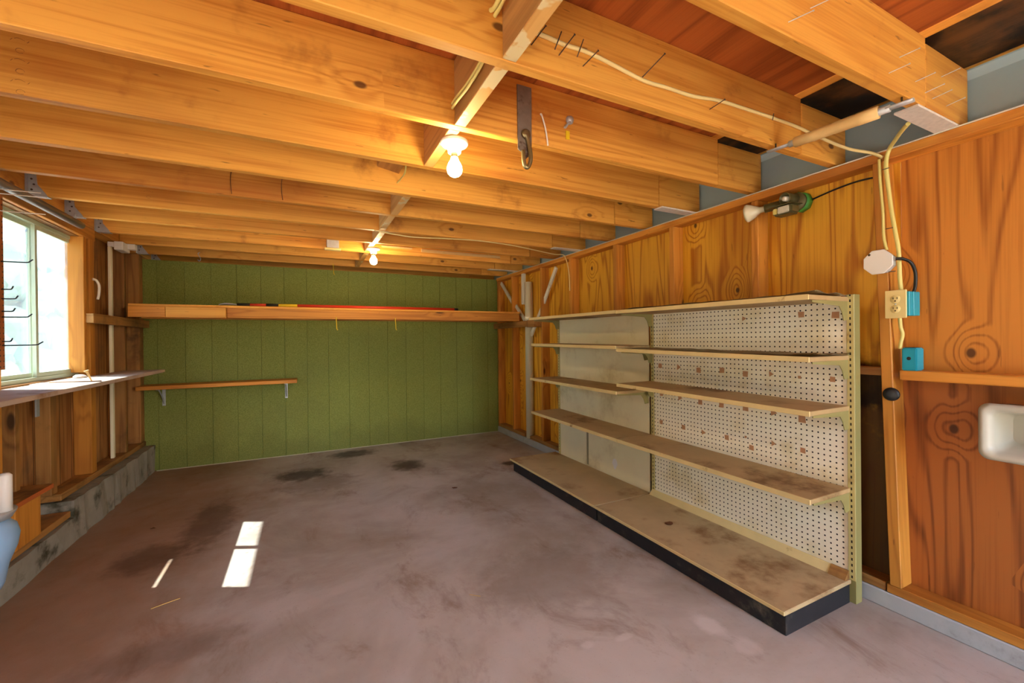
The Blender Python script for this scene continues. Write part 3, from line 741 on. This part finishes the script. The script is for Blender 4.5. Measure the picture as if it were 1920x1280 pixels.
# little bench and pale blue container at the lower left edge
BN = thing('low_bench', 'small plank on a wooden block, low against the left wall', 'bench', (-1.29, 2.95, .187))
board('plank', -1.369, -1.204, 2.64, 3.12, .398, .416, 'old', BN)
board('plank_edge', -1.2035, -1.198, 2.64, 3.10, .396, .417, 'orange', BN, bevel=.001)
board('block', -1.289, -1.215, 2.80, 3.015, .1865, .3975, 'studz', BN)
BC = thing('blue_container', 'pale blue rounded container cut off by the left edge of view', 'container', (-1.156, 2.4, .187))
bm = B(); lathe(bm, [(0, 0), (0, .07), (.02, .078), (.093, .09), (.16, .113), (.21, .12), (.245, .112), (.275, .085), (.285, 0)], (-1.156, 2.4, .187), (0, 0, 1), 32); obj('tank', bm, 'paleblue', BC)
bm = B(); lathe(bm, [(0, .0), (0, .1), (.025, .113), (.03, .113), (.03, 0)], (-1.156, 2.4, .466), (0, 0, 1), 28); obj('collar', bm, 'galv', BC)
bm = B(); lathe(bm, [(0, 0), (0, .02), (.14, .02), (.15, .012), (.152, 0)], (-1.068, 2.4, .4965), (0, 0, 1), 24); obj('white_handle', bm, 'whiteplastic', BC)

# ------------------------------------------------------------------ ceiling fittings
def lamp(label, x, y, zt):
    t = thing('bare_bulb_lamp', label, 'lamp', (x, y, zt), 'bare bulb lamps')
    bm = B(); lathe(bm, [(0, 0), (0, .054), (-.008, .056), (-.016, .05), (-.02, .03), (-.045, .026), (-.048, .022), (-.048, 0)], (x, y, zt), (0, 0, 1), 32); obj('porcelain_holder', bm, 'porcelain', t)
    bm = B(); lathe(bm, [(-.046, 0), (-.046, .0135), (-.066, .0135), (-.066, 0)], (x, y, zt), (0, 0, 1), 20); obj('screw_cap', bm, 'brass', t)
    bm = B(); lathe(bm, [(-.064, 0), (-.064, .0135), (-.074, .0155), (-.088, .024), (-.102, .0293), (-.114, .030), (-.125, .027), (-.134, .0195), (-.139, .010), (-.141, 0)], (x, y, zt), (0, 0, 1), 28)
    return obj('bulb', bm, 'bulb', t)
lamp('glowing bare bulb in a porcelain holder, nearer and larger of the two', .548, 1.60, ZJ)
lamp('glowing bare bulb in a porcelain holder, farther one near the green wall', .545, 3.72, ZJ)
# iron strap with hook on joist 1
y = JY(1)-.0005
IS = thing('iron_hasp', 'dark iron strap with a hooked end hanging from the joist beside the nearer bulb', 'strap hook', (.797, y, 1.83))
bm = B(); poly(bm, [(.765, y, 2.16), (.83, y, 2.16), (.828, y, 1.9), (.80, y, 1.87), (.786, y, 1.895), (.767, y, 1.905)], (0, -.006, 0)); obj('strap', bm, 'iron', IS, .001)
bm = B(); yy = y-.012
tube(bm, [(.797, yy, 1.965), (.808, yy, 1.94), (.816, yy-.002, 1.90), (.817, yy-.002, 1.865), (.806, yy, 1.838), (.793, yy, 1.84), (.787, yy, 1.865), (.786, yy, 1.90)], .0085, 12)
obj('hook', bm, 'brass', IS)
bm = B(); lathe(bm, [(0, 0), (0, .019), (.008, .019), (.012, .012), (.013, 0)], (.80, y-.006, 1.968), (0, -1, 0), 24); obj('hook_eye', bm, 'brass', IS)
bm = B(); tube(bm, [(.876, y-.002, 2.068), (.88, y-.006, 2.05), (.892, y-.007, 2.01), (.901, y-.006, 1.965), (.904, y-.005, 1.945)], .0032, 8); lathe(bm, [(0, 0), (0, .006), (.003, .005), (.003, 0)], (.876, y+.002, 2.068), (0, -1, 0), 10)
tag(obj('wire_piece', bm, 'whitewire'), 'short pale wire nailed to the joist right of the iron strap', 'wire')
CL = thing('metal_clamp', 'small grey metal clamp with a yellow tab on the joist right of the iron strap', 'clamp', (1.0, y, 2.0))
bm = B(); lathe(bm, [(0, 0), (0, .017), (.006, .019), (.012, .013), (.015, .014), (.018, 0)], (1.012, y, 2.072), (0, -1, 0), 9); obj('wing_nut', bm, 'galv', CL)
bm = B(); tube(bm, [(1.008, y-.008, 2.06), (.996, y-.01, 2.048), (.986, y-.008, 2.034)], .009, 8, 4, .6); obj('clamp_body', bm, 'galv', CL)
board('yellow_tab', .993, 1.012, y-.005, y-.0005, 1.99, 2.026, 'yellow', CL, bevel=.001)
# cream cable along joist 0 and down the right wall
def cable(label, pts, r, mat, name='cable', flat=1.0, clips=()):
    t = thing(name, label, 'cable', pts[0])
    bm = B(); tube(bm, pts, r, 10, 6, flat); obj('sheath', bm, mat, t)
    for c, w in clips:
        bm = B(); c = Vector(c); w = Vector(w)
        tube(bm, [c-w, c, c+w], .0018, 6, 1); obj('staple', bm, 'nail', t)
    return t
y = JY(0)-.007
cable('cream cable stapled along the side of the near joist and down to the plate',
      [(.566, y, 2.041), (.627, y, 2.046), (.72, y, 2.042), (.8, y, 2.044), (.903, y, 2.033), (1.032, y, 2.017), (1.137, y, 2.02), (1.268, y, 2.023), (1.4, y, 2.04), (1.555, y, 2.045), (1.733, y, 2.048), (1.9, y-.002, 2.045), (2.03, y-.02, 2.02), (2.13, .99, 1.97), (2.185, .93, 1.937), (2.19, .893, 1.905)],
      .0062, 'creamcable', clips=[((.69, y-.006, 2.043), (.012, 0, .03)), ((.77, y-.006, 2.044), (.012, 0, .03)), ((1.72, y-.006, 2.048), (.004, 0, .014))])
cable('yellowish cable running down the leaning stud from the white slab to the outlet', [(2.012, .742, 1.937), (2.06, .78, 1.936), (2.13, .825, 1.938), (2.185, .868, 1.925), (2.189, .88, 1.87), (2.19, .873, 1.77), (2.19, .862, 1.66), (2.192, .852, 1.58), (2.195, .843, 1.5), (2.2, .842, 1.40), (2.2, .838, 1.334)],
      .0075, 'yellowcable', clips=[((2.182, .878, 1.85), (0, .012, 0)), ((2.182, .868, 1.6), (0, .012, 0)), ((2.182, .86, 1.42), (0, .012, 0))])
cable('short yellowish cable looping from the stud top into the octagonal box', [(2.189, .903, 1.90), (2.189, .9, 1.80), (2.189, .892, 1.68), (2.189, .89, 1.58), (2.188, .885, 1.54), (2.185, .878, 1.512)], .0055, 'yellowcable')
cable('cream cable between the outlet and the small blue box', [(2.205, .845, 1.23), (2.205, .842, 1.19), (2.21, .838, 1.16), (2.215, .846, 1.125), (2.215, .848, 1.10)], .0065, 'yellowcable')
cable('black cord from the octagonal box to the outlet box', [(2.17, .843, 1.468), (2.18, .825, 1.466), (2.21, .81, 1.45), (2.22, .80, 1.41), (2.22, .80, 1.36), (2.215, .803, 1.333)], .006, 'black')
cable('black wire from the green box of the security light along the plywood', [(2.28, 1.21, 1.838), (2.278, 1.12, 1.853), (2.28, 1.03, 1.862), (2.28, .96, 1.858), (2.283, .91, 1.85)], .004, 'black')
# pair of cables looping on the blocks
for dx, lb in ((0, 'lower cream cable looped on the near blocking'), (.012, 'upper cream cable looped on the near blocking')):
    cable(lb, [(.498-dx, .82, 2.09), (.492-dx, .95, 2.075), (.49-dx, 1.04, 2.06), (.488-dx, 1.069, 2.055+dx)], .006, 'yellowcable')
for dz, lb in ((0, 'lower cream cable loop on the blocking before the nearer bulb'), (.016, 'upper cream cable loop on the blocking before the nearer bulb')):
    cable(lb, [(.498, 1.112, 2.035+dz), (.497, 1.18, 1.995+dz), (.495, 1.3, 1.985+dz), (.493, 1.40, 1.992+dz), (.497, 1.468, 2.0+dz)], .005, 'yellowcable')
y2 = JY(3)-.006
cable('thin cream cables splayed on the joist behind the nearer bulb', [(.43, y2-.36, 2.035), (.46, y2-.2, 1.99), (.47, y2-.05, 2.005), (.462, y2+.008, 2.0)], .004, 'yellowcable')
# pale cable toward right wall
y = JY(5)-.004
cable('thin pale cable sagging along the joists to the right wall and down a stud',
      [(.46, y, 1.939), (.6, y, 1.925), (.75, y-.002, 1.918), (1.0, y, 1.932), (1.25, y, 1.94), (1.55, y+.03, 1.938), (1.85, y+.12, 1.936), (2.08, y+.2, 1.937), (2.17, y+.2, 1.94), (2.192, y+.19, 1.915), (2.195, y+.16, 1.85), (2.197, y+.135, 1.74), (2.197, y+.128, 1.6)], .0045, 'creamcable')
# beige strips on joist 7, electrical box
y = JY(7)-.001
tag(board('beige_batten', .64, .915, y-.016, y+.0015, 2.0, 2.018, 'tapewrap'), 'shorter beige batten on the joist right beside the farther bulb', 'batten', 'beige battens')
tag(board('beige_batten', 1.0, 1.81, y-.016, y+.0015, 1.985, 2.012, 'tapewrap'), 'longer beige batten on the joist right of the farther bulb', 'batten', 'beige battens')
EB = thing('electrical_box', 'small galvanized electrical box with beige cover, left of the farther bulb', 'electrical box', (.235, y-.03, 1.93))
bm = B(); box(bm, .19, .285, y-.05, y+.0015, 1.95, 2.02); obj('box', bm, 'galv', EB, .002)
bm = B(); box(bm, .172, .30, y-.056, y-.001, 1.932, 1.949); obj('cover', bm, 'ivory', EB, .003)
bm = B(); tube(bm, [(.195, y-.03, 2.02), (.185, y-.035, 2.035), (.172, y-.03, 2.055)], .004, 8); obj('wire_stub', bm, 'whitewire', EB)
# tape-wrapped roller bar
RB = thing('wrapped_bar', 'beige tape-wrapped metal bar under the joists at the right', 'bar', (1.76, .87, 1.90))
p0 = Vector((1.737, 1.092, 1.922)); p1 = Vector((1.79, .645, 1.922)); d = (p1-p0); L = d.length; d.normalize()
bm = B(); tube(bm, [p0, p0+d*.09], .012, 12, 1, .45); tube(bm, [p0+d*.08, p0+d*.16], .0125, 12, 1); obj('flattened_end', bm, 'galv', RB)
bm = B(); tube(bm, [p1, p1-d*.07], .013, 12, 1, .5); tube(bm, [p1-d*.06, p1-d*.12], .0125, 12, 1); obj('flattened_end', bm, 'galv', RB)
bm = B(); lathe(bm, [(.10, 0), (.10, .019), (.16, .0195), (.165, .0205), (.23, .020), (.232, .021), (.30, .0205), (.302, .0215), (L-.09, .021), (L-.09, .0)], p0, d, 24); obj('tape_wrap', bm, 'tapewrap', RB)
for p in (p0+d*.03, p1-d*.03):
    bm = B(); lathe(bm, [(0, 0), (0, .003), (.02, .003), (.02, .007), (.0235, .006), (.024, 0)], p+Vector((0, 0, .0225)), (0, 0, -1), 10); obj('screw', bm, 'nail', RB)
# white shims on the plate
def shim(label, x0, y0, y1, z=1.9365, x1=2.285, t=.008):
    bm = B(); box(bm, x0, x1, y0, y1, z, z+t); return tag(obj('white_shim', bm, 'whiteshim', None, .001), label, 'shim', 'white shims')
shim('broad white textured slab on the plate under the nearest joist', 1.885, .668, .735, 1.9362)
shim('white shim on the plate under the joist behind the nearer bulb', 1.93, JY(2)-.03, JY(2)+.035, 1.9365)
shim('white shim on the plate where the thin pale cable crosses', 1.93, JY(5)-.04, JY(5)+.02, 1.9365)
shim('farthest white shim on the plate, near the green wall', 1.86, JY(8)-.03, JY(8)+.035, 1.9365)
# security light
SLt = thing('security_light', 'olive security light with one flood bulb and a motion sensor under the plate', 'security light', (2.25, 1.25, 1.8))
bm = B(); lathe(bm, [(0, 0), (0, .05), (.04, .05), (.042, 0)], (2.288, 1.262, 1.835), (-1, 0, 0), 8); obj('green_box', bm, 'greenbox', SLt)
bm = B(); lathe(bm, [(0, 0), (0, .046), (.012, .044), (.014, 0)], (2.246, 1.265, 1.835), (-1, 0, 0), 28); obj('cover_plate', bm, 'olive', SLt)
bm = B(); lathe(bm, [(0, 0), (0, .022), (.075, .029), (.078, .029), (.078, .025), (.03, .02), (.03, 0)], (2.235, 1.268, 1.85), (-.93, .1, -.08), 28); obj('empty_socket', bm, 'olive', SLt)
bm = B(); lathe(bm, [(0, 0), (0, .013), (.045, .012), (.047, .004), (.047, 0)], (2.2, 1.272, 1.846), (-.93, .1, -.08), 20); obj('socket_contact', bm, 'porcelain', SLt)
a = Vector((2.225, 1.315, 1.84)); dd = Vector((-.38, .9, -.10)).normalized()
bm = B(); lathe(bm, [(0, 0), (0, .021), (.09, .022), (.092, 0)], a, dd, 24); obj('lamp_socket', bm, 'olive', SLt)
bm = B(); lathe(bm, [(.085, 0), (.085, .0155), (.11, .016), (.12, .022), (.15, .039), (.168, .047), (.178, .045), (.186, .03), (.188, 0)], a, dd, 32); obj('flood_bulb', bm, 'reflector', SLt)
bm = B(); tube(bm, [(2.24, 1.262, 1.82), (2.23, 1.265, 1.80), (2.2, 1.27, 1.79)], .009, 10); obj('swivel', bm, 'olive', SLt)
bm = B(); box(bm, 2.145, 2.215, 1.235, 1.33, 1.765, 1.808); obj('sensor_housing', bm, 'olive', SLt, .008, 2)
bm = B(); poly(bm, [(2.135, 1.225, 1.809), (2.135, 1.36, 1.809), (2.22, 1.34, 1.812), (2.22, 1.225, 1.812)], (0, 0, .003)); obj('sensor_visor', bm, 'olive', SLt)
bm = B(); box(bm, 2.139, 2.146, 1.245, 1.30, 1.77, 1.803); obj('sensor_lens', bm, 'lens', SLt, .003, 2)
bm = B(); box(bm, 2.14, 2.146, 1.303, 1.325, 1.772, 1.80); obj('sensor_window', bm, 'yellowcable', SLt, .003, 2)
# octagonal junction box
JB = thing('junction_box', 'white octagonal cover box on the leaning stud', 'junction box', (2.18, .895, 1.41))
def octa(bm, x, th, r, c):
    pts = [(x, c[0]+r*math.cos(math.pi/8+i*math.pi/4)/math.cos(math.pi/8), c[1]+r*math.sin(math.pi/8+i*math.pi/4)/math.cos(math.pi/8)) for i in range(8)]
    poly(bm, pts, (th, 0, 0))
bm = B(); octa(bm, 2.152, .006, .05, (.896, 1.463)); obj('cover', bm, 'whiteplastic', JB, .002)
bm = B(); octa(bm, 2.158, .041, .044, (.896, 1.463)); obj('box', bm, 'galv', JB, .001)
bm = B(); lathe(bm, [(0, 0), (0, .005), (.002, .004), (.002, 0)], (2.152, .925, 1.497), (-1, 0, 0), 10); obj('screw', bm, 'ivorydark', JB)
# outlet
OB = thing('outlet_box', 'ivory duplex outlet on a blue box fixed to the leaning stud', 'outlet', (2.2, .84, 1.225))
bm = B(); box(bm, 2.162, 2.168, .807, .877, 1.226, 1.34); obj('cover_plate', bm, 'ivory', OB, .002)
bm = B(); box(bm, 2.168, 2.199, .80, .872, 1.235, 1.332); box(bm, 2.1985, 2.25, .797, .846, 1.235, 1.332); obj('box', bm, 'bluebox', OB, .002)
for zc in (1.303, 1.263):
    bm = B(); lathe(bm, [(0, 0), (0, .017), (.0015, .0165), (.002, 0)], (2.162, .842, zc), (-1, 0, 0), 24); r_ = obj('receptacle', bm, 'ivory', OB)
    for dy in (-.0065, .0065):
        bm = B(); box(bm, 2.1592, 2.1602, .842+dy-.0012, .842+dy+.0012, zc, zc+.008); obj('slot', bm, 'ivorydark', r_)
    bm = B(); lathe(bm, [(0, 0), (0, .0028), (.0008, .0028), (.0008, 0)], (2.1602, .842, zc-.007), (-1, 0, 0), 10); obj('ground_hole', bm, 'ivorydark', r_)
bm = B(); lathe(bm, [(0, 0), (0, .003), (.001, .003), (.001, 0)], (2.162, .842, 1.283), (-1, 0, 0), 10); obj('screw', bm, 'galv', OB)
# small blue box
BB = thing('blue_switch_box', 'small turquoise plastic box resting on the ledge board', 'electrical box', (2.23, .82, 1.0125))
bm = B(); box(bm, 2.2, 2.262, .79, .838, 1.0125, 1.105); obj('box', bm, 'bluebox', BB, .004, 2)
bm = B(); box(bm, 2.21, 2.252, .80, .83, 1.104, 1.107); obj('open_top', bm, 'black', BB)
bm = B(); lathe(bm, [(0, .004), (0, .007), (.0008, .007), (.0008, .004)], (2.2, .815, 1.062), (-1, 0, 0), 16); obj('knockout_ring', bm, 'black', BB)
# white tray hung on the wall at the right edge
def rrect(y0, y1, z0, z1, r, x, n=6):
    out = []
    for cy, cz, a0 in ((y1-r, z1-r, 0), (y0+r, z1-r, 90), (y0+r, z0+r, 180), (y1-r, z0+r, 270)):
        for i in range(n+1):
            a = math.radians(a0+90*i/n); out.append((x, cy+r*math.cos(a), cz+r*math.sin(a)))
    return out
TR = thing('white_tray', 'white plastic tray hung on the plywood, cut off by the right edge', 'tray', (2.22, .36, .72))
bm = B(); loops = [rrect(.17, .585, .735, .905, .03, 2.2893), rrect(.135, .60, .722, .912, .03, 2.152), rrect(.132, .605, .718, .916, .03, 2.146), rrect(.142, .594, .73, .905, .028, 2.143),
                 rrect(.155, .578, .743, .890, .025, 2.150), rrect(.16, .572, .748, .884, .022, 2.19), rrect(.19, .553, .766, .868, .02, 2.272)]
L_ = [[bm.verts.new(p) for p in lp] for lp in loops]
for a_, b_ in zip(L_, L_[1:]):
    for i in range(len(a_)): bm.faces.new((a_[i], a_[(i+1) % len(a_)], b_[(i+1) % len(a_)], b_[i])).smooth = True
bm.faces.new(L_[0]); bm.faces.new(L_[-1][::-1]); bmesh.ops.recalc_face_normals(bm, faces=bm.faces[:])
obj('tray', bm, 'traywhite', TR)

# ------------------------------------------------------------------ floor litter
def leaf(label, x, y, s):
    bm = B(); pts = []
    for i in range(14):
        a = i*2*math.pi/14; r = s*(1 if i % 2 else .55)*random.uniform(.8, 1.15)
        pts.append(bm.verts.new((x+r*math.cos(a), y+r*.7*math.sin(a), .003+random.uniform(0, .006))))
    c = bm.verts.new((x, y, .005))
    for i in range(14): bm.faces.new((pts[i], pts[(i+1) % 14], c))
    bmesh.ops.solidify(bm, geom=bm.faces[:], thickness=.0008)
    tag(obj('dry_leaf', bm, 'leaf'), label, 'leaf', 'dry leaves')
leaf('curled brown leaf alone in the middle of the concrete floor', 1.05, 3.15, .03)
leaf('brown leaf near the left curb on the concrete floor', -.85, 3.35, .016)
bm = B(); tube(bm, [(-.606, 2.343, .002), (-.56, 2.36, .003), (-.511, 2.379, .002)], .0016, 6); tag(obj('straw_stem', bm, 'straw'), 'thin straw stem on the floor before the bright light streak', 'straw', 'straw stems')
bm = B(); tube(bm, [(.664, 1.80, .002), (.69, 1.775, .003), (.705, 1.765, .002)], .0012, 6); tag(obj('straw_stem', bm, 'straw'), 'short straw stem on the open floor before the shelving', 'straw', 'straw stems')
for x, y, lb in ((1.85, 1.75, 'brown leaf scrap on the nearer shelving deck'),):
    bm = B(); pts = [bm.verts.new((x+.03*math.cos(a)*random.uniform(.6, 1.1), y+.022*math.sin(a), .1025+random.uniform(0, .004))) for a in [i*.63 for i in range(10)]]
    bm.faces.new(pts); bmesh.ops.solidify(bm, geom=bm.faces[:], thickness=.0008); tag(obj('dry_leaf', bm, 'leaf'), lb, 'leaf', 'dry leaves')

# ------------------------------------------------------------------ outside the window
bm = B()
for i in range(150):
    m = bmesh.ops.create_icosphere(bm, subdivisions=2, radius=random.uniform(.3, .75))
    c = Vector((random.uniform(-7.4, -6.2), random.uniform(4., 19.), random.uniform(.1, 3.1)))
    for v in m['verts']: v.co = c+v.co*random.uniform(.75, 1.25)
for i in range(140):  # unseen taller shrubs, added to block low sky at the side opening
    m = bmesh.ops.create_icosphere(bm, subdivisions=2, radius=random.uniform(.4, .9))
    c = Vector((random.uniform(-7.6, -6.4), random.uniform(-12., 2.), random.uniform(.1, 5.)))
    for v in m['verts']: v.co = c+v.co*random.uniform(.75, 1.25)
h = obj('shrubbery', bm, 'green_leaf'); tag(h, 'pale blurred shrubbery seen through the dusty window, with unseen shrubs added to block sky', 'shrubbery'); h['kind'] = 'stuff'

# ------------------------------------------------------------------ light
wd = bpy.data.worlds.new('sky'); S.world = wd; wd.use_nodes = True
nt = wd.node_tree; nt.nodes.clear()
sk = nt.nodes.new('ShaderNodeTexSky'); sk.sky_type = 'NISHITA'; sk.sun_disc = False; sk.sun_elevation = math.radians(50); sk.sun_rotation = math.radians(150)
sk.altitude = 200; sk.air_density = 1.0; sk.dust_density = 2.5; sk.ozone_density = 1.0
bg = nt.nodes.new('ShaderNodeBackground'); bg.inputs[1].default_value = 2.2
ow = nt.nodes.new('ShaderNodeOutputWorld'); nt.links.new(sk.outputs[0], bg.inputs[0]); nt.links.new(bg.outputs[0], ow.inputs[0])
sun = bpy.data.lights.new('sun', 'SUN'); sun.energy = 32.; sun.angle = math.radians(.5); sun.color = (1, .95, .87)
so = bpy.data.objects.new('sun', sun); COL.objects.link(so); so.location = (-4, 6, 8)
so.rotation_euler = Vector((1, -.5, -1.43)).to_track_quat('-Z', 'Y').to_euler()
for nm, loc, dirv, sx, sy in (('door_portal', (1.6, -1.75, .97), (0, 1, 0), .6, 1.95), ('added_opening_portal', (-1.41, -.35, .96), (1, 0, 0), 1.3, 1.93), ('window_portal', (-1.41, 3.33, 1.4), (1, 0, 0), .95, .92)):  # portals only sample the sky; the side one serves the added opening
    l = bpy.data.lights.new(nm, 'AREA'); l.shape = 'RECTANGLE'; l.size = sx; l.size_y = sy; l.cycles.is_portal = True
    o = bpy.data.objects.new(nm, l); COL.objects.link(o); o.location = loc; o.rotation_euler = Vector(dirv).to_track_quat('-Z', 'Z').to_euler()

# ------------------------------------------------------------------ camera
yaw = math.radians(26.4); roll = .011; pitch = -math.radians(.22)
F = Vector((math.sin(yaw)*math.cos(pitch), math.cos(yaw)*math.cos(pitch), math.sin(pitch)))
R = Vector((math.cos(yaw), -math.sin(yaw), 0)); U = R.cross(F)
c_, s_ = math.cos(roll), math.sin(roll)
Rr = R*c_+U*s_; Ur = U*c_-R*s_
# camera right axis = image right: u = c x + s y(down) -> right = c R - s U
Rr = R*c_-U*s_; Ur = U*c_+R*s_
cd = bpy.data.cameras.new('camera'); cd.sensor_width = 36; cd.lens = 790/1920*36; cd.clip_start = .02
co = bpy.data.objects.new('camera', cd); COL.objects.link(co)
co.matrix_world = Matrix(((Rr.x, Ur.x, -F.x, 0), (Rr.y, Ur.y, -F.y, 0), (Rr.z, Ur.z, -F.z, 1.155), (0, 0, 0, 1)))
S.camera = co
S.view_settings.view_transform = 'Standard'; S.view_settings.look = 'None'; S.view_settings.gamma = 1; S.view_settings.use_curve_mapping = False
S.view_settings.exposure = 1.25
S.cycles.use_denoising = True
S.cycles.max_bounces = 10; S.cycles.diffuse_bounces = 6; S.cycles.transparent_max_bounces = 8
S.cycles.sample_clamp_indirect = 6.0
